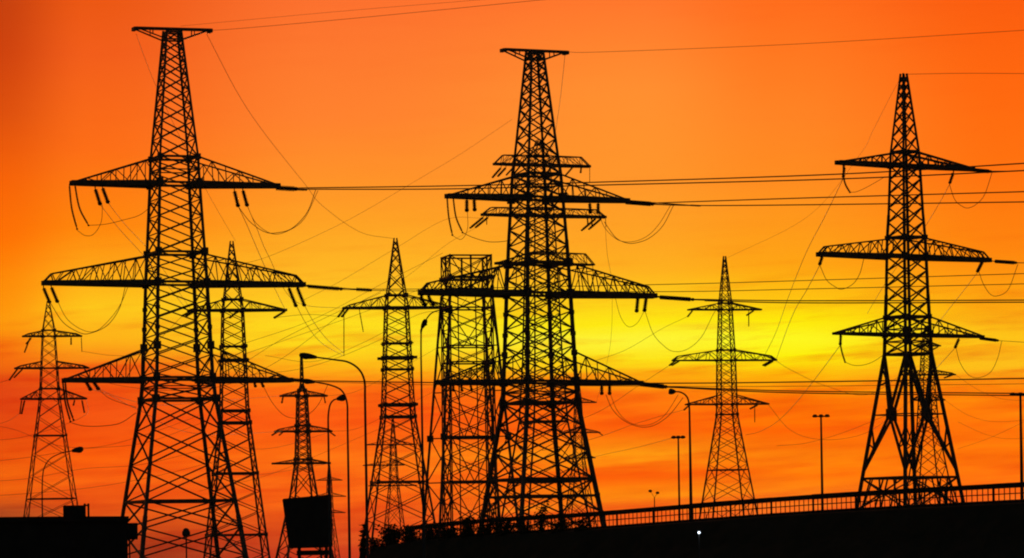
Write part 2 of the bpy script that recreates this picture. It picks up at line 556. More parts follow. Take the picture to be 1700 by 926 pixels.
# ---- three-level pylons further off
def three_arm(label, base, D, yaw, prof, levels, arms, rings, lw=.22, bw=.085, group=None, m=STEEL, wb=.22, plate=.55):
    T = Pylon('lattice_pylon', label, base, D, yaw, prof, group, m, lw, bw)
    T.make_legs()
    for y0, y1, n in levels: T.panels(y0, y1, n)
    for y in rings: T.ring(y, bw*2)
    T.plates(rings[:6], plate)
    for l, r, yb, yt, bl, sl, sr_ in arms:
        T.arm(-1, l, yb, yt, 4, blunt=bl, wb=wb, wt=.16, strings=sl, web=.09)
        T.arm(1, r, yb, yt, 4, blunt=bl, wb=wb, wt=.16, strings=sr_, web=.09)
    T.finish()
    return T
J = three_arm('slim pointed pylon rising behind the bridge railing, between the centre and right pylons', 1211, 640, 14,
    [(425, 2), (502, 10.5), (596, 15), (689, 17), (831, 42)],
    [(430, 502, 6), (502, 596, 7), (596, 689, 6), (689, 770, 4), (770, 831, 2), (831, 955, 2)],
    [(1142, 1264, 514, 503, 0, [thick(.18, (1150, 515), (1142, 525))], [thick(.12, (1243, 517), (1243, 541)), thick(.18, (1252, 515), (1240, 523))]),
     (1116, 1289, 598, 581, 7, [thick(.2, (1122, 598), (1112, 606)), thick(.2, (1128, 599), (1116, 606))], [thick(.2, (1284, 599), (1270, 607)), thick(.2, (1280, 599), (1267, 606))]),
     (1138, 1276, 671, 656, 0, [thick(.18, (1146, 671), (1136, 680))], [thick(.2, (1258, 672), (1246, 678)), thick(.11, (1253, 678), (1253, 700))])],
    [503, 514, 581, 598, 671, 688, 780])
K = three_arm('three-level pylon at the far left, behind the low dark building', 87, 700, 12,
    [(500, 2), (548, 11.5), (611, 15.5), (661, 18.5), (853, 49)],
    [(505, 548, 3), (548, 611, 4), (611, 668, 3), (668, 830, 5), (830, 955, 3)],
    [(37, 136, 558, 549, 4, [thick(.18, (50, 560), (41, 584)), thick(.2, (52, 561), (44, 570))], [thick(.18, (118, 560), (118, 571)), thick(.1, (135, 560), (136, 583))]),
     (24, 148, 611, 600, 4, [thick(.22, (30, 611), (16, 630)), thick(.2, (38, 612), (24, 626))], [thick(.2, (140, 612), (148, 626))]),
     (34, 144, 662, 645, 0, [thick(.22, (41, 664), (36, 686)), thick(.16, (36, 664), (33, 686))], [thick(.2, (136, 664), (140, 684)), thick(.2, (124, 664), (122, 672))])],
    [548, 558, 611, 645, 662, 723, 828], wb=.28)
Lp = three_arm('dark slender pylon rising out from behind the black billboard', 506, 850, 17,
    [(592, 1.5), (640, 3), (656, 9), (767, 14), (785, 17), (822, 23), (908, 44)],
    [(600, 656, 5), (656, 716, 6), (716, 785, 6), (785, 822, 1), (822, 955, 4)],
    [(465, 543, 657, 648, 3, [thick(.25, (470, 658), (468, 668))], [thick(.2, (538, 658), (540, 668))]),
     (456, 551, 716, 706, 4, [thick(.24, (462, 716), (452, 722)), thick(.2, (470, 717), (464, 722))], [thick(.2, (546, 716), (556, 723))]),
     (452, 548, 769, 762, 0, [], [])],
    [648, 657, 706, 716, 762, 769], lw=.36, bw=.16, wb=.4, plate=.9)
Mp = three_arm('tiny far pylon glimpsed just right of the black billboard', 549, 1700, 20,
    [(768, 1), (797, 4), (860, 7), (926, 16)], [(770, 797, 3), (797, 860, 5), (860, 945, 4)],
    [(525, 568, 797, 792, 0, [], []), (520, 574, 824, 818, 0, [], []), (526, 573, 851, 846, 0, [], [])],
    [797, 824, 851], lw=.3, bw=.14, wb=.34)
Np = three_arm('small far pylon seen through the legs of the pointed one-arm pylon', 656, 1350, 15,
    [(690, 1), (736, 5), (800, 8), (900, 20)], [(695, 736, 4), (736, 800, 5), (800, 940, 5)],
    [(606, 690, 738, 730, 0, [], []), (603, 671, 772, 764, 0, [], []), (612, 692, 806, 799, 0, [], [])],
    [738, 772, 806], lw=.3, bw=.14, wb=.34)
Op = three_arm('small far pylon seen through the legs of the pinched-waist pylon', 1544, 900, 16,
    [(540, 2), (573, 8), (663, 14), (720, 18), (840, 40)], [(545, 573, 3), (573, 663, 8), (663, 720, 4), (720, 940, 6)],
    [(1518, 1561, 574, 568, 0, [], [thick(.2, (1558, 575), (1549, 580))]), (1497, 1586, 622, 614, 3, [], [thick(.22, (1582, 622), (1568, 627))]),
     (1513, 1568, 664, 656, 0, [], [thick(.2, (1566, 664), (1564, 674))])],
    [574, 622, 664], lw=.28, bw=.12, wb=.28)
Qp = three_arm('small far pylon half lost in the lattice legs of the tall central pylon', 964, 1150, 15,
    [(620, 1), (665, 6), (765, 10), (880, 28)], [(625, 665, 4), (665, 765, 7), (765, 940, 6)],
    [(938, 990, 668, 660, 0, [], []), (929, 996, 718, 711, 2, [], [thick(.2, (994, 718), (1000, 722))]), (936, 988, 760, 753, 0, [], [])],
    [668, 718, 760], lw=.3, bw=.13, wb=.3)

# ------------------------------------------------------------------ wires
def wire(pts, r, label, group, name='power_line', cat='power line'):
    mb = MB()
    mb.tube(catmull([P(*p) if not isinstance(p, Vector) else p for p in pts], 10), r, 5)
    o = mb.build(name, WIRE, None, True)
    return tag(o, label, cat, group)
def on(T, px, py, d=0): return T.W(px, py, d)
GC = 'conductors strung to the right between the pylons'
MR = .06
wire([on(A, 340, 49), on(A, 380, 48.5), (600, 29, 405), (895, 0, 380), (1150, -25, 360)], .022, 'lower of two earth wires rising right from the left pylon top beam', 'earth wires')
wire([on(A, 300, 43), (560, 19, 405), (790, 0, 388), (1000, -18, 370)], .014, 'upper, fainter of two earth wires rising right from the left pylon top beam', 'earth wires')
wire([on(B, 938, 86), (1000, 86, 430), (1320, 73, 400), (1700, 50, 370), (1850, 41, 360)], .022, 'earth wire from the central pylon top beam to the right edge', 'earth wires')
wire([on(C, 1506, 123), (1600, 121.5, 415), (1700, 122, 400), (1850, 123, 385)], .024, 'earth wire from the tip of the pinched-waist pylon to the right edge', 'earth wires')
wire([on(A, 490, 312), (740, 308.5, 412), (1000, 302, 400), (1390, 289, 380), (1700, 271, 362), (1850, 262, 354)], MR, 'upper conductor of the pair from the left pylon top arm', GC)
wire([on(A, 490, 314), (740, 313.5, 412), (1000, 307, 400), (1390, 297, 380), (1700, 283, 362), (1850, 276, 354)], MR, 'lower conductor of the pair from the left pylon top arm', GC)
wire([on(B, 1082, 337), (1320, 329, 425), (1700, 318, 402), (1850, 313, 393)], MR, 'upper conductor of the pair from the central pylon top arm', GC)
wire([on(B, 1082, 339), (1160, 341, 435), (1320, 340, 425), (1700, 335, 402), (1850, 332, 393)], MR, 'lower conductor of the pair from the central pylon top arm', GC)
wire([on(A, 566, 479), (700, 479.5, 415), (1100, 472, 395), (1320, 466, 384), (1700, 454, 365), (1850, 449, 357)], .036, 'upper conductor of the pair from the left pylon middle arm', GC)
wire([on(A, 566, 480.5), (700, 483, 415), (1100, 484, 395), (1320, 480, 384), (1700, 471, 365), (1850, 466, 357)], .036, 'lower conductor of the pair from the left pylon middle arm', GC)
wire([on(B, 1150, 496.5), (1320, 499, 425), (1700, 498, 402), (1850, 497, 393)], MR, 'upper conductor of the pair from the central pylon middle arm', GC)
wire([on(B, 1150, 497.5), (1320, 502.5, 425), (1700, 501.5, 402), (1850, 500.5, 393)], MR, 'lower conductor of the pair from the central pylon middle arm', GC)
wire([on(A, 516, 632), (740, 635, 412), (1100, 636, 395), (1320, 634, 384), (1700, 628, 365), (1850, 624, 357)], MR, 'upper conductor of the pair from the left pylon lowest arm', GC)
wire([on(A, 516, 633.5), (740, 639, 412), (1100, 641, 395), (1320, 641, 384), (1700, 637, 365), (1850, 634, 357)], .024, 'lower conductor of the pair from the left pylon lowest arm', GC)
wire([on(B, 1104, 641.5), (1320, 649, 425), (1700, 653, 402), (1850, 655, 393)], MR, 'upper conductor of the pair from the central pylon lowest arm', GC)
wire([on(B, 1104, 642.5), (1320, 652, 425), (1700, 656.5, 402), (1850, 658.5, 393)], MR, 'lower conductor of the pair from the central pylon lowest arm', GC)
wire([on(C, 1643, 284), (1700, 283.5, 432), (1850, 281, 420)], .044, 'short conductor from the pinched-waist pylon top arm to the right edge', GC)
wire([on(C, 1684, 436), (1750, 437, 436), (1850, 438, 428)], .044, 'short conductor from the pinched-waist pylon middle arm to the right edge', GC)
wire([on(C, 1655, 565), (1700, 568, 432), (1850, 578, 420)], .026, 'short conductor from the pinched-waist pylon lowest arm to the right edge', GC)

def loop(T, pts, r, label, d=0):
    wire([on(T, x, y, d) for x, y in pts], r, label, 'jumper loops slung under the cross arms', 'jumper_cable', 'jumper cable')
JR = .036
loop(A, [(395, 342), (415, 368), (440, 385), (462, 386), (486, 378), (510, 352), (524, 315)], JR, 'outer of two jumper loops under the left pylon top right arm')
loop(A, [(410, 341), (425, 370), (452, 388), (478, 383), (505, 363), (528, 316)], JR*.8, 'inner of two jumper loops under the left pylon top right arm', .4)
loop(A, [(128, 382), (142, 391), (156, 388), (168, 368), (170, 340)], JR*.8, 'small jumper loop below the left pylon top left arm tip')
loop(A, [(147, 374), (175, 372), (205, 365), (235, 355), (262, 330)], JR*.8, 'long shallow jumper below the left pylon top left arm')
loop(A, [(83, 502), (105, 535), (132, 552), (150, 553), (178, 540), (198, 512), (208, 476)], JR, 'outer of two jumper loops under the left pylon middle left arm')
loop(A, [(96, 501), (112, 530), (138, 548), (160, 549), (182, 530), (200, 505), (212, 477)], JR*.8, 'inner of two jumper loops under the left pylon middle left arm', .4)
loop(A, [(437, 641), (452, 668), (470, 688), (488, 694), (508, 690), (528, 672), (545, 637)], JR*.8, 'jumper loop under the left pylon lowest right arm')
loop(A, [(119, 702), (140, 707), (170, 707), (200, 702), (226, 685)], JR, 'jumper sagging from the left pylon lowest left arm tip')
loop(A, [(163, 645), (180, 660), (205, 670), (226, 676)], JR*.8, 'short jumper running from the lowest left arm to the left pylon leg')
loop(B, [(1003, 368), (1022, 394), (1040, 403), (1056, 403), (1078, 395), (1100, 375), (1118, 341)], JR, 'outer of two jumper loops under the central pylon top right arm')
loop(B, [(994, 352), (1004, 378), (1026, 398), (1050, 401), (1074, 392), (1094, 372), (1113, 341)], JR*.8, 'inner of two jumper loops under the central pylon top right arm', .4)
loop(B, [(768, 386), (785, 394), (810, 401), (832, 401), (850, 398)], JR, 'jumper sagging left of the central pylon below its top arm')
loop(B, [(751, 391), (766, 397), (776, 380), (776, 349)], JR*.8, 'small jumper below the central pylon top left arm tip')
loop(B, [(1006, 655), (1016, 678), (1032, 695), (1050, 705), (1070, 709), (1090, 704), (1112, 688), (1134, 660)], JR, 'lower of two jumper loops under the central pylon lowest right arm')
loop(B, [(1013, 653), (1024, 680), (1040, 698), (1062, 706), (1086, 702), (1106, 686), (1126, 655)], JR*.8, 'upper of two jumper loops under the central pylon lowest right arm', .4)
loop(B, [(1071, 517), (1084, 553), (1100, 572), (1117, 583), (1140, 580), (1164, 560), (1184, 522), (1198, 499)], JR*.8, 'deep jumper loop under the central pylon middle right arm')
loop(B, [(1021, 492), (1030, 525), (1043, 542), (1058, 536), (1070, 515)], JR*.7, 'small jumper loop under the central pylon middle right arm')
loop(B, [(719, 505), (738, 515), (760, 512), (775, 495)], JR*.7, 'small jumper at the central pylon middle left arm tip')
loop(C, [(1576, 305), (1585, 331), (1597, 342), (1608, 345), (1622, 338), (1635, 322), (1647, 286)], JR*.9, 'jumper loop under the pinched-waist pylon top right arm')
loop(C, [(1361, 440), (1372, 464), (1385, 475), (1397, 480), (1415, 472), (1427, 455), (1434, 430)], JR*.9, 'jumper loop under the pinched-waist pylon middle left arm')
loop(C, [(1625, 451), (1633, 472), (1644, 488), (1656, 491), (1674, 480), (1690, 438)], JR*.9, 'jumper loop under the pinched-waist pylon middle right arm')
loop(C, [(1587, 577), (1594, 602), (1608, 622), (1624, 627), (1644, 618), (1656, 595), (1663, 566)], JR*.8, 'jumper loop under the pinched-waist pylon lowest right arm')
loop(C, [(1403, 601), (1416, 606), (1432, 606), (1450, 600), (1468, 588)], JR*.8, 'jumper sagging under the pinched-waist pylon lowest left arm')
loop(C, [(1411, 319), (1422, 318), (1440, 310), (1468, 294)], JR*.8, 'jumper sagging under the pinched-waist pylon top left arm')

GS = 'thin wires sagging away to the far pylons'
def far(pts, r, label): wire(pts, r*1.6, label, GS)
far([on(A, 343, 56), (395, 155, 450), (440, 222, 480), (506, 305, 520), (535, 341, 540), (598, 385, 570), (654, 396, 600)], .016, 'thin earth wire drooping from the left pylon top beam to a pointed pylon')
far([on(A, 226, 56), (240, 95, 440), (258, 140, 460), (300, 230, 500), (345, 320, 545), (391, 400, 590)], .013, 'thin earth wire drooping behind the left pylon from its beam left end')
far([on(B, 938, 90), (934, 130, 470), (928, 180, 520), (918, 240, 600), (906, 290, 700)], .016, 'thin earth wire drooping beside the central pylon from its beam right end')
far([on(C, 1496, 128), (1478, 160, 450), (1450, 215, 480), (1425, 260, 520), (1340, 360, 570), (1203, 430, 640)], .010, 'faint earth wire dropping left from the tip of the pinched-waist pylon')
far([on(A, 166, 339), (200, 382, 450), (245, 432, 500), (311, 515, 590)], .018, 'left wire of a pair dropping from the left pylon top left arm')
far([on(A, 179, 336), (210, 375, 450), (255, 425, 500), (318, 515, 590)], .016, 'right wire of a pair dropping from the left pylon top left arm')
far([on(A, 395, 341), (412, 378, 440), (432, 425, 470), (452, 470, 510), (474, 515, 590)], .02, 'left wire of a pair dropping from the left pylon top right arm')
far([on(A, 410, 340), (426, 378, 440), (446, 425, 470), (490, 500, 520), (569, 512, 600)], .018, 'right wire of a pair dropping from the left pylon top right arm')
far([on(A, 492, 507), (510, 540, 450), (535, 570, 490), (569, 590, 600)], .018, 'left wire of a pair dropping from the left pylon middle right arm')
far([on(A, 505, 506), (522, 536, 450), (545, 565, 490), (571, 586, 600)], .018, 'right wire of a pair dropping from the left pylon middle right arm')
far([on(A, 150, 646), (180, 655, 440), (230, 680, 480), (330, 720, 560), (470, 716, 850)], .018, 'wire sagging through the left pylon from its lowest left arm')
far([on(A, 163, 645), (200, 660, 440), (260, 672, 480), (330, 668, 560), (466, 657, 850)], .015, 'second, higher wire sagging through the left pylon from its lowest left arm')
far([(850, 198, 720), (770, 252, 700), (697, 296, 680), (580, 364, 640), (455, 422, 560), (391, 440, 590)], .014, 'faint wire crossing the open sky left from behind the central pylon')
far([(803, 362, 720), (741, 356+8, 690), (660, 410, 650), (568, 465, 600), (500, 500, 560)], .014, 'faint wire sloping down left from the box arm tip behind the central pylon')
far([(790, 378, 720), (741, 406, 700), (675, 459, 660), (600, 500, 600)], .014, 'faint wire sloping down left just above the flat-topped tower')
far([on(C, 1400, 296), (1370, 358, 470), (1338, 420, 520), (1310, 490, 570), (1288, 552, 640), (1264, 600, 640)], .02, 'wire dropping left from the pinched-waist pylon top left arm')
far([on(C, 1361, 440), (1340, 480, 460), (1315, 525, 500), (1288, 598, 640)], .02, 'wire dropping left from the pinched-waist pylon middle left arm')
far([on(C, 1577, 305), (1555, 345, 460), (1520, 400, 520), (1470, 470, 580), (1440, 520, 640)], .018, 'wire dropping left from the pinched-waist pylon top right arm')
far([on(C, 1623, 452), (1600, 482, 460), (1570, 520, 500), (1555, 540, 560)], .018, 'wire dropping left from the pinched-waist pylon middle right arm')
far([on(C, 1395, 573), (1360, 620, 470), (1322, 668, 540), (1290, 700, 600), (1262, 716, 640), (1238, 722, 660)], .02, 'wire sagging left from the pinched-waist pylon lowest left arm')
far([on(C, 1586, 577), (1565, 600, 460), (1545, 622, 600)], .018, 'wire dropping left from the pinched-waist pylon lowest right arm')
far([(1290, 600, 640), (1315, 615, 660), (1370, 640, 700), (1440, 655, 760), (1497, 622, 900)], .02, 'faint wire from the slim pylon middle arm toward the far right pylon')
far([(1276, 672, 640), (1310, 712, 680), (1350, 728, 720), (1400, 728, 760), (1450, 712, 800), (1513, 664, 900)], .02, 'faint wire sagging from the slim pylon lowest arm toward the far right pylon')
far([(1136, 680, 640), (1099, 690, 620), (1050, 705, 600), (985, 728, 560), (900, 748, 540)], .018, 'faint wire from the slim pylon lowest arm to the central pylon')
far([(1112, 606, 640), (1060, 640, 630), (1000, 680, 610), (940, 705, 600)], .018, 'faint wire from the slim pylon middle arm to the central pylon')
far([(1142, 525, 640), (1100, 545, 640), (1040, 580, 640), (985, 600, 640)], .016, 'faint wire from the slim pylon top arm to the central pylon')
far([(1120, 726, 760), (1060, 742, 900), (1000, 755, 1000), (960, 765, 1150)], .024, 'lowest faint wire crossing the clouds right of the central pylon')
LL = [
 ([(735, 420, 720), (640, 468, 700), (520, 530, 660), (400, 572, 610)], 'faint diagonal wire passing just behind the tip of the pointed one-arm pylon'),
 ([(724, 468, 720), (620, 512, 700), (500, 555, 660), (405, 588, 610)], 'faint diagonal wire crossing the one-arm pylon just below its arm'),
 ([(632, 486, 600), (560, 518, 600), (470, 562, 600), (412, 598, 600)], 'faint diagonal wire under the left half of the one-arm pylon arm'),
 ([(640, 560, 640), (570, 590, 640), (500, 612, 620), (415, 622, 600)], 'faint wire rising right just above the tallest curved lamp head'),
 ([(690, 690, 900), (620, 716, 900), (552, 745, 880), (440, 790, 860), (330, 815, 840)], 'faint wire rising right across the three lamp posts'),
 ([(330, 715, 700), (400, 742, 720), (462, 742, 760), (548, 717, 850)], 'faint bowed wire from the left pylon to the billboard pylon middle arm'),
 ([(330, 760, 700), (400, 788, 720), (452, 785, 760), (548, 769, 850)], 'faint bowed wire from the left pylon to the billboard pylon lowest arm'),
 ([(1590, 700, 900), (1640, 722, 880), (1690, 728, 860), (1800, 715, 820)], 'lowest faint wire in the clouds right of the pinched-waist pylon'),
 ([(1590, 745, 900), (1640, 728, 880), (1700, 700, 860), (1800, 650, 820)], 'faint wire rising right in the clouds toward the right-hand light mast'),
 ([(1290, 740, 660), (1340, 735, 700), (1400, 718, 740), (1470, 690, 760)], 'faint wire rising right between the light mast and the pinched-waist pylon'),
 ([(16, 630, 700), (-20, 640, 690), (-80, 648, 680)], 'faint wire leaving the frame from the far left pylon middle arm'),
 ([(33, 686, 700), (10, 700, 680), (-40, 712, 660)], 'faint wire leaving the frame from the far left pylon lowest arm'),
 ([(-60, 726, 600), (0, 730, 620), (60, 720, 640), (140, 690, 660), (144, 664, 700)], 'faint wire sagging across the far left pylon to its lowest right arm'),
 ([(-60, 700, 600), (20, 712, 620), (90, 738, 640), (160, 742, 660), (240, 722, 680), (330, 690, 720)], 'faint wire dipping in a shallow bow through the far left pylon'),
 ([(-60, 770, 560), (40, 760, 600), (140, 745, 640), (240, 735, 680), (340, 700, 720)], 'faint wire rising right behind the curved lamp arm'),
 ([(-60, 800, 560), (40, 795, 600), (140, 778, 640), (240, 770, 680), (360, 740, 720)], 'faint wire rising right just below the curved lamp arm'),
 ([(-60, 826, 560), (60, 818, 600), (160, 808, 640), (260, 790, 680), (360, 765, 720)], 'lowest faint wire rising right above the low dark building'),
 ([(148, 626, 700), (200, 640, 680), (280, 648, 660), (372, 640, 640), (460, 600, 620), (562, 525, 600)], 'faint wire linking the far left pylon with the one-arm pylon'),
 ([(136, 583, 700), (190, 590, 680), (240, 584, 660), (303, 524, 590)], 'faint wire linking the far left pylon with the half hidden pylon'),
 ([(456, 527, 590), (510, 522, 600), (562, 525, 600)], 'faint wire between the two one-arm pylons'),
 ([(440, 590, 700), (520, 600, 690), (600, 570, 680), (700, 520, 660), (752, 524, 600)], 'faint wire rising right behind the tall curved street lamps'),
 ([(551, 716, 850), (590, 712, 860), (640, 690, 880), (720, 650, 900)], 'faint wire rising right from the billboard pylon middle arm'),
 ([(543, 657, 850), (590, 650, 860), (650, 620, 880), (730, 575, 900)], 'faint wire rising right from the billboard pylon top arm'),
 ([(1005, 376, 720), (1008, 420, 700), (1016, 480, 760), (1012, 580, 900), (990, 668, 1150)], 'faint wire hanging steeply right of the central pylon'),
 ([(1568, 664, 900), (1610, 690, 880), (1660, 700, 860), (1760, 690, 820)], 'faint wire sagging right from the far right pylon lowest arm'),
 ([(1586, 622, 900), (1630, 650, 880), (1680, 664, 860), (1780, 660, 820)], 'faint wire sagging right from the far right pylon middle arm'),
]
for pts, lab in LL: far(pts, .018, lab)

# ------------------------------------------------------------------ ground, embankment, road
def sheet(name, corners, m, kind='structure'):
    me = bpy.data.meshes.new(name)
    me.from_pydata([tuple(c) for c in corners], [], [tuple(range(len(corners)))])
    me.materials.append(m); me.update()
    o = bpy.data.objects.new(name, me); COL.objects.link(o)
    tag(o, kind=kind)
    return o
def ground():
    v, f = [], []
    ys = [-300, -40, 0, 40, 90, 140, 200, 260, 330, 400, 500, 650, 900, 1300, 2000, 3500, 6000, 12000]
    xs = [-9000, -3000, -1200, -500, -250, -120, -60, -25, 0, 25, 60, 120, 250, 500, 1200, 3000, 9000]
    for y in ys:
        for x in xs:
            n = math.sin(x*.031+1.3)*math.cos(y*.027)*.18 if abs(x) < 500 and 60 < y < 900 else 0
            v.append((x, y, n - .2))
    W = len(xs)
    for j in range(len(ys)-1):
        for i in range(W-1):
            f.append((j*W+i, j*W+i+1, (j+1)*W+i+1, (j+1)*W+i))
    me = bpy.data.meshes.new('ground'); me.from_pydata(v, [], f); me.materials.append(SOIL)
    me.polygons.foreach_set('use_smooth', [True]*len(f)); me.update()
    o = bpy.data.objects.new('ground', me); COL.objects.link(o); tag(o, kind='structure')
ground()

# front edge of the raised road, read off the photograph and given its distance
edge_px = [(1700, 833, 244), (1520, 842, 252), (1340, 852, 261), (1170, 864, 270), (1000, 877, 280), (900, 883, 287), (820, 887, 293), (740, 893, 299), (680, 899, 304), (640, 906, 308)]
edge = [P(*e) for e in edge_px]
d0 = (edge[0]-edge[1]).normalized()
edge = [edge[0] + d0*40, edge[0] + d0*20] + edge
edge = catmull(edge, 6)
def normals(path):
    out = []
    for i in range(len(path)):
        t = path[min(i+1, len(path)-1)] - path[max(i-1, 0)]
        t.z = 0; t.normalize()
        out.append(Vector((t.y, -t.x, 0)))
    return out
nrm = normals(edge)
if nrm[0].y > 0: pass
away = [(-n if n.y < 0 else n) for n in nrm]      # pointing to the far side of the road
def embankment():
    v, f = [], []
    rows = []
    for i, (p, a) in enumerate(zip(edge, away)):
        h = p.z
        prof = [(-h*1.7, -.35), (-h*1.2, h*.22), (-h*.55, h*.62), (-.9, h - .12), (0, h), (10.5, h), (12, h-.5), (12+h*1.6, -.35)]
        row = []
        for j, (o_, z) in enumerate(prof):
            q = p + a*o_
            dz = rnd.uniform(-.12, .12) if 0 < j < 3 else 0
            v.append((q.x, q.y, z + dz)); row.append(len(v)-1)
        rows.append(row)
    for r0, r1 in zip(rows, rows[1:]):
        for j in range(len(r0)-1):
            f.append((r0[j], r1[j], r1[j+1], r0[j+1]))
    f.append(tuple(rows[0])); f.append(tuple(reversed(rows[-1])))
    # rounded end of the bank
    me = bpy.data.meshes.new('road_embankment'); me.from_pydata(v, [], f); me.materials.append(GRASSY); me.update()
    o = bpy.data.objects.new('road_embankment', me); COL.objects.link(o); tag(o, kind='structure')
    v, f = [], []
    for p, a in zip(edge, away):
        for o_ in (1.6, 9.2):
            q = p + a*o_; v.append((q.x, q.y, q.z + .006))
    for i in range(len(edge)-1): f.append((2*i, 2*i+2, 2*i+3, 2*i+1))
    me = bpy.data.meshes.new('road'); me.from_pydata(v, [], f); me.materials.append(ASPH); me.update()
    o = bpy.data.objects.new('road', me); COL.objects.link(o); tag(o, kind='structure')
embankment()

# railing along the road edge
def railing():
    root = empty('bridge_railing', edge[len(edge)//2])
    tag(root, 'long dark metal railing of upright bars along the raised road', 'railing')
    base = root.location
    path = [p + a*.35 for p, a in zip(edge, away)]
    # resample by length
    seg = [0]
    for i in range(len(path)-1): seg.append(seg[-1] + (path[i+1]-path[i]).length)
    L = seg[-1]
    def at(d):
        d = max(0, min(L, d))
        for i in range(len(path)-1):
            if d <= seg[i+1]:
                return path[i].lerp(path[i+1], (d-seg[i])/max(1e-6, seg[i+1]-seg[i]))
        return path[-1]
    up = Vector((0, 0, 1))
    H_ = 1.15
    Lr = L - 3
    n = int(Lr/4.2)
    mb = MB(); m2 = MB(); m3 = MB(); kb = MB()
    for k in range(n):
        a, b = at(k*Lr/n), at((k+1)*Lr/n)
        mb.bar(a + up*(H_-.14) - base, b + up*(H_-.14) - base, .14, .31)
        m3.bar(a + up*.12 - base, b + up*.12 - base, .06, .1)
        kb.bar(a + up*.0 - base, b + up*.0 - base, .4, .16)
    mb.build('top_rail', RUST, root); m3.build('bottom_rail', RUST, root)
    kb.build('kerb', ASPH, root)
    for k in range(n+1):
        a = at(k*Lr/n) - base
        q = MB(); q.bar(a, a + up*(H_-.02), .13); q.build('post', RUST, root)
        if k == n: break
        q = MB()
        for j in range(1, 9):
            c = at((k + j/9)*Lr/n) - base
            q.bar(c + up*.1, c + up*(H_-.2), .055)
        q.bar(at(k*Lr/n) + up*.53 - base, at((k+1)*Lr/n) + up*.53 - base, .06, .06)
        q.build('bar_panel', RUST, root)
    return at, L
rail_at, rail_L = railing()

# ------------------------------------------------------------------ street lamps
def cobra(label, pts, D, r0=.09, r1=.05, head=(.75, .3, .2), base_px=None, extra=None, group='street lamps with curved arms', back=False):
    """pts: pixel path from the foot of the arm's bend up to the head; the post drops from the first point to the ground"""
    w = [P(x, y, D) for x, y in pts]
    root = empty('street_lamp', (w[0].x, D, -.2 if base_px is None else base_px))
    tag(root, label, 'street lamp', group)
    o = root.location
    gz = o.z
    mb = MB()
    foot = Vector((w[0].x + (w[0].z-gz)*0, D, gz))
    mb.tube([foot - o, foot + Vector((0, 0, 1.2)) - o, foot + Vector((0, 0, 1.3)) - o, w[0] - o], [r0*1.5, r0*1.5, r0, r1*1.2], 10)
    mb.build('post', POST, root, True)
    ab = MB()
    path = catmull(w, 6)
    ab.tube([p - o for p in path], [r1*1.15 - r1*.35*i/(len(path)-1) for i in range(len(path))], 8)
    ab.build('curved_arm', POST, root, True)
    lamp_head(root, w[-1] - o, w[-1] - w[-2], head)
    if extra:
        q = [P(x, y, D) for x, y in extra]
        eb = MB(); path = catmull(q, 6)
        eb.tube([p - o for p in path], r1*.9, 8); eb.build('curved_arm', POST, root, True)
        lamp_head(root, q[-1] - o, q[-1] - q[-2], head)
    return root
def lamp_head(root, p, d, size):
    d = Vector(d); d.normalize()
    l, w, h = size
    mb = MB()
    side = 1 if d.x > 0 else -1
    pts = [p - d*l*.15, p + d*l*.1, p + d*l*.35, p + d*l*.7, p + d*l*.95, p + d*l]
    mb.tube(pts, [h*.4, h*.62, h*.8, h*.85, h*.6, h*.15], 10)
    hd = mb.build('lamp_head', HEADM, root, True)
    lb = MB(); lb.ball(p + d*l*.55 - Vector((0, 0, h*.55)), h*.75, 1.25, .9, .55, 6)
    lb.build('lens', GLASS, hd, True)
cobra('tallest curved street lamp left of the pointed pylon, its flat head above the billboard', [(606, 660), (605, 632), (596, 613), (578, 601), (555, 597), (522, 592.5)], 170, r0=.066, r1=.04, head=(.62, .28, .15))
cobra('middle of three curved street lamps, its arm just below the tallest one', [(577, 700), (576, 668), (567, 648), (548, 639), (528, 635), (520, 634)], 195, r0=.07, r1=.038, head=(.5, .28, .14))
cobra('lowest of three curved street lamps, head facing right above the billboard', [(545, 715), (545, 690), (548, 672), (554, 664), (561, 662)], 230, r0=.09, r1=.045, head=(.42, .3, .2))
cobra('tall street lamp between the pointed pylon and the flat-topped tower', [(699, 590), (699, 562), (700, 548), (706, 533), (716, 520), (729, 515), (738, 515)], 145, r0=.06, r1=.024, head=(.30, .2, .11), extra=[(699, 556), (698.5, 548), (701, 543)])
cobra('street lamp on the bridge left of the slim pylon, arm bent left', [(1145, 700), (1144, 672), (1140, 658), (1130, 651), (1120, 650)], 276, r0=.11, r1=.055, head=(.40, .3, .22), base_px=4.3)
cobra('street lamp with a long curved arm in front of the far left pylon', [(70, 830), (70.5, 795), (74, 775), (84, 761), (102, 752), (122, 748)], 285, r0=.075, r1=.038, head=(.68, .3, .24))

# masts with a crossbar of floodlights
def mast(label, px, ytop, D, half, heads, r, zbase=-.2, hs=.2):
    top = P(px, ytop, D)
    root = empty('light_mast', (top.x, D, zbase))
    tag(root, label, 'light mast', 'straight light masts')
    o = root.location
    m = MB(); m.tube([Vector((0, 0, 0)), top - o], [r*1.2, r*.75], 8); m.build('mast', POST, root, True)
    c = MB(); t = top - o
    c.tube([t + Vector((-half, 0, 0)), t + Vector((half, 0, 0))], r*.6, 6); c.build('crossbar', POST, root, True)
    for x in heads:
        h = MB(); h.tube([t + Vector((x*half - hs*.8, 0, -.02)), t + Vector((x*half-hs*.3, 0, .03)), t + Vector((x*half+hs*.3, 0, .03)), t + Vector((x*half + hs*.8, 0, -.02))], [hs*.2, hs*.5, hs*.5, hs*.2], 8)
        h.build('floodlight', HEADM, root, True)
    return root
mast('light mast with three floodlights on the bridge, left of the pinched-waist pylon', 1363, 691, 264, .38, (-1, 0, 1), .075, 4.4, .2)
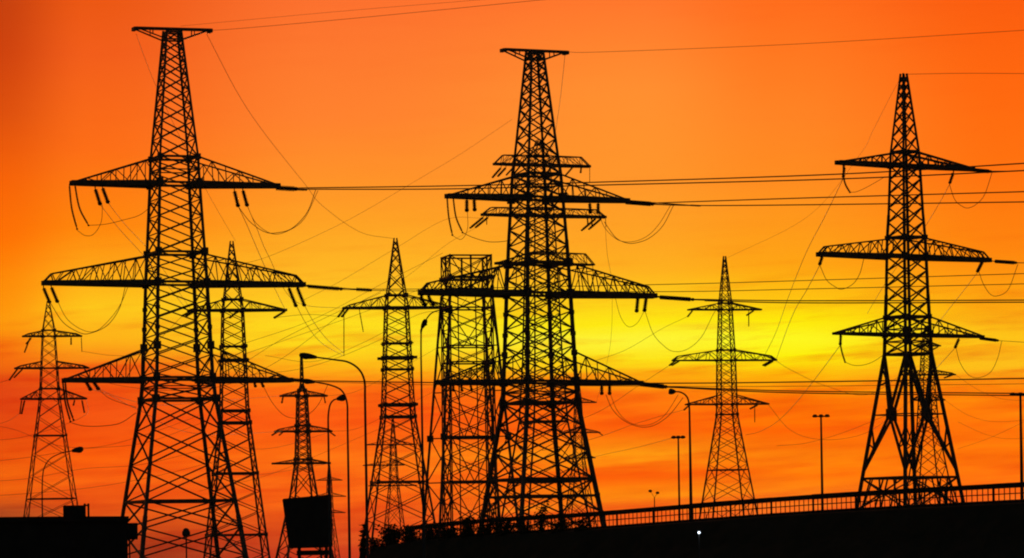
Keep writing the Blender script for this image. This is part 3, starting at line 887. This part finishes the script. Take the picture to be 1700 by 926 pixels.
mast('light mast at the right edge of the photo on the bridge', 1694, 655, 249, .5, (-.9, 0, .9), .09, 4.6, .22)
mast('thin distant light mast left of the bridge street lamp', 1126, 726, 520, .7, (-.8, 0, .8), .13, -.2, .4)
root = empty('light_mast', (P(1087, 940, 620).x, 620, -.2))
tag(root, 'tiny distant lamp with two raised heads, just above the bridge railing', 'light mast', 'straight light masts')
o = root.location; t = P(1086.5, 826, 620) - o
m = MB(); m.tube([Vector((0, 0, 0)), t], [.12, .07], 8); m.build('mast', POST, root, True)
for x, y in ((1079.5, 815), (1091.5, 818)):
    q = P(x, y, 620) - o
    m = MB(); m.tube([t, q], .035, 6); m.build('arm', POST, root, True)
    m = MB(); m.ball(q, .26, 1.1, 1.1, .8, 6); m.build('lamp_head', HEADM, root, True)

# globe lamp seen between the legs of the left pylon
q = P(309, 885, 200)
root = empty('globe_lamp', (q.x, 200, -.2))
tag(root, 'small round globe lamp on a thin post between the legs of the left pylon', 'globe lamp')
o = root.location
m = MB(); m.tube([Vector((0, 0, 0)), Vector((0, 0, .6)), Vector((0, 0, .62)), q - o - Vector((0, 0, .2))], [.07, .07, .04, .035], 8); m.build('post', POST, root, True)
m = MB(); m.ball(q - o, .2, 1, 1, 1.05, 8); m.build('globe', GLASS, root, True)
m = MB(); m.tube([q - o + Vector((0, 0, .16)), q - o + Vector((0, 0, .22)), q - o + Vector((0, 0, .25))], [.16, .1, .03], 10); m.build('cap', HEADM, root, True)

# lit lamp low on the bank
q = P(1160.5, 884, 262)
root = empty('bank_light', (q.x, q.y, 0))
tag(root, 'tiny lit white lamp on a short pole in front of the dark bank', 'lamp')
o = root.location
m = MB(); m.tube([Vector((0, .12, -.3)), q - o + Vector((0, .12, .12))], .04, 8); m.build('pole', POST, root, True)
m = MB(); m.box(q - o + Vector((0, .1, .1)), .26, .2, .08); m.build('hood', HEADM, root)
GLOW = bpy.data.materials.new('lamp_glow'); GLOW.use_nodes = True
b = GLOW.node_tree.nodes['Principled BSDF']
b.inputs['Emission Color'].default_value = (.75, .88, 1, 1)
b.inputs['Emission Strength'].default_value = 3.0
m = MB(); m.ball(q - o, .085, 1, 1, .9, 6); m.build('bulb', GLOW, root, True)

# ------------------------------------------------------------------ billboard
def billboard():
    D = 260
    c = [P(470, 829, D), P(549, 822, D), P(551, 907, D), P(481, 909, D)]
    cx = (c[0].x + c[1].x)/2
    root = empty('billboard', (cx, D, -.2))
    tag(root, 'black billboard panel with a slanting left edge on two posts, left of centre', 'billboard')
    o = root.location
    v = [p - o for p in c] + [p - o + Vector((0, .3, 0)) for p in c]
    mb = MB(); mb.v = v
    mb.f = [(0, 3, 2, 1), (4, 5, 6, 7)] + [(i, (i+1) % 4, 4+(i+1) % 4, 4+i) for i in range(4)]
    mb.build('panel', BOARD, root)
    fb = MB()
    for i in range(4):
        fb.bar(c[i]-o+Vector((0, .15, 0)), c[(i+1) % 4]-o+Vector((0, .15, 0)), .36, .1)
    fb.build('frame', RUST, root)
    for px in (496, 541):
        p = P(px, 900, D) - o
        q = MB(); q.bar((p.x, .45, 0), (p.x, .45, p.z + 2.2), .2); q.build('post', RUST, root)
    q = MB()
    for y in (835, 860, 890):
        a, b_ = P(492, y, D) - o, P(546, y, D) - o
        q.bar(a + Vector((0, .42, 0)), b_ + Vector((0, .42, 0)), .09)
    q.build('back_brace', RUST, root)
    sk = MB()
    a, b_ = P(492, 918, D) - o, P(546, 917, D) - o
    sk.bar(a + Vector((0, .36, 0)), b_ + Vector((0, .36, 0)), .08, .3)
    sk.bar(a + Vector((0, .36, -.45)), b_ + Vector((0, .36, -.45)), .08, .16)
    sk.build('lower_board', BOARD, root)
billboard()

# ------------------------------------------------------------------ the low building on the left
def building():
    D, yaw = 150, R(7.5)
    xl, xr = P(-330, 900, D).x, P(212, 900, D).x
    zt = P(130, 857, D).z
    root = empty('low_building', (xr, D, -.2), yaw)        # pivot at the right front corner
    tag(root, 'low black flat-roofed building in the bottom left corner', 'building')
    w = xr - xl
    cy, sy = math.cos(yaw), math.sin(yaw)
    def world(x, y, z): return Vector((xr + x*cy - y*sy, D + x*sy + y*cy, z))
    mb = MB(); mb.box((-w/2, 5, (zt + .08)/2), w, 10, zt + .08); mb.build('wall', WALLM, root)
    rb = MB()   # slightly cambered roof slab with overhang
    n = 14
    zz = lambda x: zt + .14 + .05*(1 - ((x + w*.42)/(w*.45))**2)*.8
    for i in range(n):
        x0, x1 = -w - .05 + (w+.1)*i/n, -w - .05 + (w+.1)*(i+1)/n
        k = len(rb.v)
        for p in (Vector((x0, 5, zz(x0)-.02)), Vector((x1, 5, zz(x1)-.02))):
            rb.v += [p + Vector((0, -5.15, -.14)), p + Vector((0, 5.15, -.14)), p + Vector((0, 5.15, .05)), p + Vector((0, -5.15, .05))]
        rb.f += [(k, k+4, k+5, k+1), (k+3, k+2, k+6, k+7), (k, k+3, k+7, k+4), (k+1, k+5, k+6, k+2)]
        if i == 0: rb.f.append((k, k+1, k+2, k+3))
        if i == n-1: rb.f.append((k+4, k+7, k+6, k+5))
    rb.build('roof', ROOFM, root)
    a, b_ = P(115, 856, D+1.5), P(157, 839, D+1.5)
    xu = (a.x+b_.x)/2 - xr
    c = world(xu, 1.7, zt + .01)
    ub = empty('roof_unit', c, yaw); tag(ub, 'small dark box with end posts on the roof of the low building', 'roof unit')
    hh = b_.z - zt
    q = MB(); q.box((-.06, 0, hh/2), (b_.x-a.x)*.82, .8, hh); q.build('casing', ROOFM, ub)
    for x in (-.44, .3, .43):
        q = MB(); q.bar((x, -.46, 0), (x, -.46, hh + (.06 if x > 0 else -.03)), .07); q.build('post', RUST, ub)
    q = MB(); q.bar((.25, -.46, hh*.98), (.47, -.46, hh*.98), .05, .06); q.build('cap_rail', RUST, ub)
    a, b_ = P(212, 893, D+1), P(228, 868, D+1)
    wd = b_.x - xr + .12
    c = world(wd/2 + .005, 1.0, a.z)
    wb = empty('wall_unit', c, yaw); tag(wb, 'dark air conditioner box fixed to the right side wall of the low building', 'air conditioner')
    hh = b_.z - a.z
    q = MB(); q.box((0, 0, hh/2), wd, .7, hh); q.build('casing', HEADM, wb)
    q = MB()
    for k in range(6): q.box((0, -.36, hh*(.18+.13*k)), wd*.8, .03, .03)
    q.box((0, -.357, hh*.5), .03, .024, hh*.8)
    q.build('grille', POST, wb)
    q = MB(); q.bar((-wd/2, 0, -.03), (wd/2, 0, -.03), .5, .05); q.build('bracket', RUST, wb)
    q = MB(); q.tube([(-.1, -.2, -.04), (-.1, -.22, -a.z*.5), (-.12, -.2, -a.z)], .03, 6); q.build('drain_pipe', POST, wb, True)
building()

# ------------------------------------------------------------------ shrubs
def shrub(label, px, ybase, ytop, D, width_px, n=420, spiky=False, group='shrubs along the raised road', low=-.2):
    h = (ybase - ytop)*D/F
    w = width_px*D/F
    if px > 610:
        e0 = [e for e in edge_px if e[0] >= px]; e1 = [e for e in edge_px if e[0] < px]
        if e0 and e1:
            e0, e1 = e0[-1], e1[0]
            t = (e0[0]-px)/(e0[0]-e1[0]); D = e0[2] + (e1[2]-e0[2])*t - .9
            ybase = e0[1] + (e1[1]-e0[1])*t + 3
        else:
            ybase, D = 915, 308
    h = (ybase - ytop)*D/F
    w = width_px*D/F
    b = P(px, ybase, D)
    root = empty('shrub', (b.x, D, b.z))
    tag(root, label, 'shrub', group)
    r2 = random.Random(int(px*13 + ytop))
    st = MB()
    tips = []
    for k in range(7 if not spiky else 9):
        a = r2.uniform(0, 6.28)
        e = Vector((math.cos(a)*w*.42*r2.uniform(.2, 1), math.sin(a)*w*.42*r2.uniform(.2, 1), h*r2.uniform(.6, 1)))
        mid = Vector((e.x*.4, e.y*.4, e.z*.55))
        st.tube([Vector((0, 0, -.3)), mid, e], [.05, .03, .012], 5)
        tips += [mid, e, mid.lerp(e, .5), e*.12, e*.25, mid*.5]
    st.build('stem', BARK, root, True)
    lf = MB()
    for k in range(n):
        t = r2.choice(tips)
        sp = (.22 if not spiky else .1)
        c = t + Vector((r2.gauss(0, w*sp*.7), r2.gauss(0, w*sp*.7), r2.gauss(0, h*.11)))
        c.z = max(.02, min(h*1.02, c.z))
        s_ = r2.uniform(.05, .13)*max(.7, min(1.6, h))
        d = Vector((r2.uniform(-1, 1), r2.uniform(-1, 1), r2.uniform(-.3, 1))).normalized()*s_
        u_ = d.cross(Vector((r2.uniform(-1, 1), r2.uniform(-1, 1), r2.uniform(-1, 1)))).normalized()*s_*.45
        i = len(lf.v)
        lf.v += [c - d, c + u_, c + d, c - u_]
        lf.f.append((i, i+1, i+2, i+3))
    lf.build('foliage', LEAF, root)
shrub('tall narrow dark shrub at the foot of the tallest curved street lamp', 603, 945, 873, 300, 16, 700)
for px, top, wpx, n, lab in (
    (622, 893, 34, 700, 'ragged dark shrub at the lower left end of the raised road'),
    (650, 872, 46, 1000, 'dense dark shrub under the middle of the pointed one-arm pylon'),
    (681, 873, 40, 900, 'dark shrub touching the tall street lamp, on its left side'),
    (715, 874, 46, 900, 'shrub between the tall street lamp and the flat-topped tower'),
    (748, 869, 44, 900, 'low shrub under the left side of the flat-topped tower'),
    (776, 860, 34, 800, 'rounded, slightly taller shrub under the middle of the flat-topped tower'),
    (806, 868, 48, 900, 'wide low shrub under the right side of the flat-topped tower'),
    (844, 864, 46, 900, 'low shrub against the left leg of the central pylon'),
    (876, 866, 40, 800, 'low shrub just left of the spiky one under the central pylon'),
    (930, 861, 50, 900, 'low shrub right of the spiky one under the central pylon'),
    (968, 860, 40, 700, 'last small shrub, inside the right leg of the central pylon')):
    shrub(lab, px, 0, top, 440, wpx, n)
shrub('spiky thin-stemmed shrub between the legs of the central pylon', 898, 883, 834, 362, 32, 260, True)

# ------------------------------------------------------------------ sky and sun
SUN_AZ, SUN_EL = R(1.4), R(3.1)
world = bpy.data.worlds.new('World'); S.world = world
world.use_nodes = True
nt = world.node_tree
for n in list(nt.nodes): nt.nodes.remove(n)
N, LK = nt.nodes.new, nt.links.new
out = N('ShaderNodeOutputWorld'); bg = N('ShaderNodeBackground')
LK(bg.outputs[0], out.inputs[0])
tc = N('ShaderNodeTexCoord'); sep = N('ShaderNodeSeparateXYZ')
LK(tc.outputs['Generated'], sep.inputs[0])
def M(op, a, b=None, c=None, clamp=False):
    n = N('ShaderNodeMath'); n.operation = op; n.use_clamp = clamp
    for i, x in enumerate((a, b, c)):
        if x is None: continue
        if isinstance(x, (int, float)): n.inputs[i].default_value = x
        else: LK(x, n.inputs[i])
    return n.outputs[0]
DEG = 180/math.pi
az = M('MULTIPLY', M('ARCTAN2', sep.outputs['X'], sep.outputs['Y']), DEG)          # degrees right of north
el = M('MULTIPLY', M('ARCSINE', sep.outputs['Z']), DEG)
PPD = F*math.pi/180                                                               # 122 px per degree
# cloud streaks: noise stretched along the horizon, in degrees
comb = N('ShaderNodeCombineXYZ')
tilt = M('MULTIPLY_ADD', az, -.045, el)
LK(M('MULTIPLY', az, .16), comb.inputs[0]); LK(M('MULTIPLY', tilt, 1.5), comb.inputs[1])
nz = N('ShaderNodeTexNoise'); nz.inputs['Scale'].default_value = 1.6; nz.inputs['Detail'].default_value = 5; nz.inputs['Roughness'].default_value = .55
LK(comb.outputs[0], nz.inputs['Vector'])
comb2 = N('ShaderNodeCombineXYZ')
LK(M('MULTIPLY', az, .35), comb2.inputs[0]); LK(M('MULTIPLY', tilt, 3.6), comb2.inputs[1]); comb2.inputs[2].default_value = 4.2
nz2 = N('ShaderNodeTexNoise'); nz2.inputs['Scale'].default_value = 2.0; nz2.inputs['Detail'].default_value = 6; nz2.inputs['Roughness'].default_value = .6
LK(comb2.outputs[0], nz2.inputs['Vector'])
n1 = M('SUBTRACT', nz.outputs['Fac'], .5)
n2 = M('SUBTRACT', nz2.outputs['Fac'], .5)
low = M('SUBTRACT', 1, M('DIVIDE', M('SUBTRACT', el, 3.0), 1.7, clamp=True), clamp=True)   # clouds lie low
warp = M('MULTIPLY', M('ADD', M('MULTIPLY', n1, .42), M('MULTIPLY', n2, .22)), M('MULTIPLY_ADD', low, .85, .15))
elw = M('ADD', el, warp)
ELMAX = 8.0
fac = M('DIVIDE', elw, ELMAX, clamp=True)
def lin(c):
    c /= 255.0
    return c/12.92 if c <= .04045 else ((c+.055)/1.055)**2.4
cols = [
 (-842, [(0,196,64,14),(100,206,66,12),(200,222,80,12),(300,246,98,6),(400,255,114,2),(480,255,142,6),(535,255,154,10),(590,248,114,10),(650,226,74,16),(700,228,78,12),(770,240,100,8),(815,236,100,10),(850,175,76,28),(926,130,54,26)]),
 (-682, [(0,234,86,18),(100,242,94,26),(250,253,110,22),(380,255,134,10),(440,255,162,20),(515,255,200,26),(560,255,175,22),(620,249,114,18),(680,242,86,14),(760,252,104,8),(830,238,96,18),(926,150,56,26)]),
 (-282, [(0,252,112,46),(200,255,130,46),(300,255,146,40),(360,255,160,36),(460,255,186,34),(510,255,206,30),(540,255,222,28),(575,255,220,26),(605,255,190,20),(645,255,124,14),(695,250,92,12),(760,255,124,16),(830,250,108,18),(926,200,62,32)]),
 (218, [(0,255,118,44),(150,255,142,48),(300,255,150,42),(400,255,164,34),(450,255,178,30),(500,255,206,24),(532,255,234,16),(562,255,245,52),(596,255,228,22),(624,255,165,10),(660,255,126,8),(712,255,106,4),(752,255,164,14),(787,255,104,4),(822,255,152,12),(855,250,110,24),(926,215,78,34)]),
 (458, [(0,255,108,28),(200,255,132,36),(300,255,140,32),(440,255,164,18),(500,255,198,14),(534,255,234,6),(562,255,249,30),(594,255,240,8),(622,255,182,4),(660,255,132,0),(716,255,110,0),(756,255,142,6),(785,255,124,4),(810,255,142,14),(860,250,112,34),(926,210,78,44)]),
 (830, [(0,250,92,14),(150,255,104,14),(300,255,115,14),(420,255,134,12),(520,255,170,14),(560,255,196,22),(585,255,180,18),(606,255,206,26),(645,255,146,6),(700,255,124,4),(760,255,126,4),(800,255,116,12),(860,248,104,34),(926,200,74,38)]),
]
prev = None; prevx = None
for x, stops in cols:
    cr = N('ShaderNodeValToRGB'); LK(fac, cr.inputs['Fac'])
    pts = []
    for y, r_, g_, b_ in stops:
        v = (HY - y - x*sn)/PPD/ELMAX
        k = 1 if y < 600 else (.93 if y < 640 else .90)
        pts.append((max(0, min(1, v)), (lin(r_), lin(g_*k), lin(b_*k), 1)))
    pts.sort()
    e = cr.color_ramp.elements
    e[0].position, e[0].color = pts[0]
    e[1].position, e[1].color = pts[-1]
    for p, c in pts[1:-1]:
        q = e.new(p); q.color = c
    if prev is None:
        prev = cr.outputs['Color']
    else:
        mr = N('ShaderNodeMapRange'); mr.interpolation_type = 'SMOOTHSTEP'
        mr.inputs['From Min'].default_value = prevx/PPD; mr.inputs['From Max'].default_value = x/PPD
        LK(az, mr.inputs['Value'])
        mx = N('ShaderNodeMix'); mx.data_type = 'RGBA'
        LK(mr.outputs[0], mx.inputs['Factor']); LK(prev, mx.inputs[6]); LK(cr.outputs['Color'], mx.inputs[7])
        prev = mx.outputs[2]
    prevx = x
# thin darker and brighter streaks in the cloud deck
streak = M('MULTIPLY_ADD', M('MULTIPLY', M('MULTIPLY_ADD', n1, .7, n2), M('MULTIPLY_ADD', low, .9, .1)), 1.45, 1.0)
streak = M('MINIMUM', streak, M('MULTIPLY_ADD', M('DIVIDE', M('SUBTRACT', 2.6, el), .5, clamp=True), .30, 1.0))
hsv = N('ShaderNodeVectorMath'); hsv.operation = 'MULTIPLY'
cv = N('ShaderNodeCombineXYZ')
LK(M('MULTIPLY_ADD', M('SUBTRACT', streak, 1), .22, 1.0), cv.inputs[0]); LK(streak, cv.inputs[1]); LK(streak, cv.inputs[2])
LK(prev, hsv.inputs[0]); LK(cv.outputs[0], hsv.inputs[1])
glow = hsv.outputs[0]
# the rest of the dome: a physical dusk sky
sky = N('ShaderNodeTexSky'); sky.sky_type = 'NISHITA'; sky.sun_disc = False
sky.sun_elevation = SUN_EL; sky.sun_rotation = SUN_AZ
sky.dust_density = 3.0
sk = N('ShaderNodeVectorMath'); sk.operation = 'SCALE'; sk.inputs['Scale'].default_value = .02
LK(sky.outputs[0], sk.inputs[0])
mA = N('ShaderNodeMapRange'); mA.interpolation_type = 'SMOOTHSTEP'
mA.inputs['From Min'].default_value = 12; mA.inputs['From Max'].default_value = 40
mA.inputs['To Min'].default_value = 1; mA.inputs['To Max'].default_value = 0
LK(M('ABSOLUTE', az), mA.inputs['Value'])
mE = N('ShaderNodeMapRange'); mE.interpolation_type = 'SMOOTHSTEP'
mE.inputs['From Min'].default_value = 9; mE.inputs['From Max'].default_value = 26
mE.inputs['To Min'].default_value = 1; mE.inputs['To Max'].default_value = 0
LK(el, mE.inputs['Value'])
fin = N('ShaderNodeMix'); fin.data_type = 'RGBA'
LK(M('MULTIPLY', mA.outputs[0], mE.outputs[0]), fin.inputs['Factor'])
LK(sk.outputs[0], fin.inputs[6]); LK(glow, fin.inputs[7])
LK(fin.outputs[2], bg.inputs['Color'])
bg.inputs['Strength'].default_value = 1.02

sun = bpy.data.lights.new('sun', 'SUN'); sun.energy = .8; sun.angle = R(10); sun.color = (1, .55, .25)
so = bpy.data.objects.new('sun', sun); COL.objects.link(so)
d = Vector((math.sin(SUN_AZ)*math.cos(SUN_EL), math.cos(SUN_AZ)*math.cos(SUN_EL), math.sin(SUN_EL)))
so.rotation_euler = (-d).to_track_quat('-Z', 'Y').to_euler()
so.location = (0, 0, 120)

# ------------------------------------------------------------------ thin evening haze
HZ = bpy.data.materials.new('evening_haze'); HZ.use_nodes = True
hn = HZ.node_tree
for n in list(hn.nodes): hn.nodes.remove(n)
ho = hn.nodes.new('ShaderNodeOutputMaterial'); pv = hn.nodes.new('ShaderNodeVolumePrincipled')
pv.inputs['Color'].default_value = (.95, .9, .88, 1)
pv.inputs['Density'].default_value = HAZE
pv.inputs['Anisotropy'].default_value = .3
hn.links.new(pv.outputs[0], ho.inputs['Volume'])
m = MB(); m.box((0, 1000, 44), 1400, 2400, 94)
hz = m.build('haze', HZ); tag(hz, 'thin orange evening haze between the pylons', 'haze', kind='stuff')
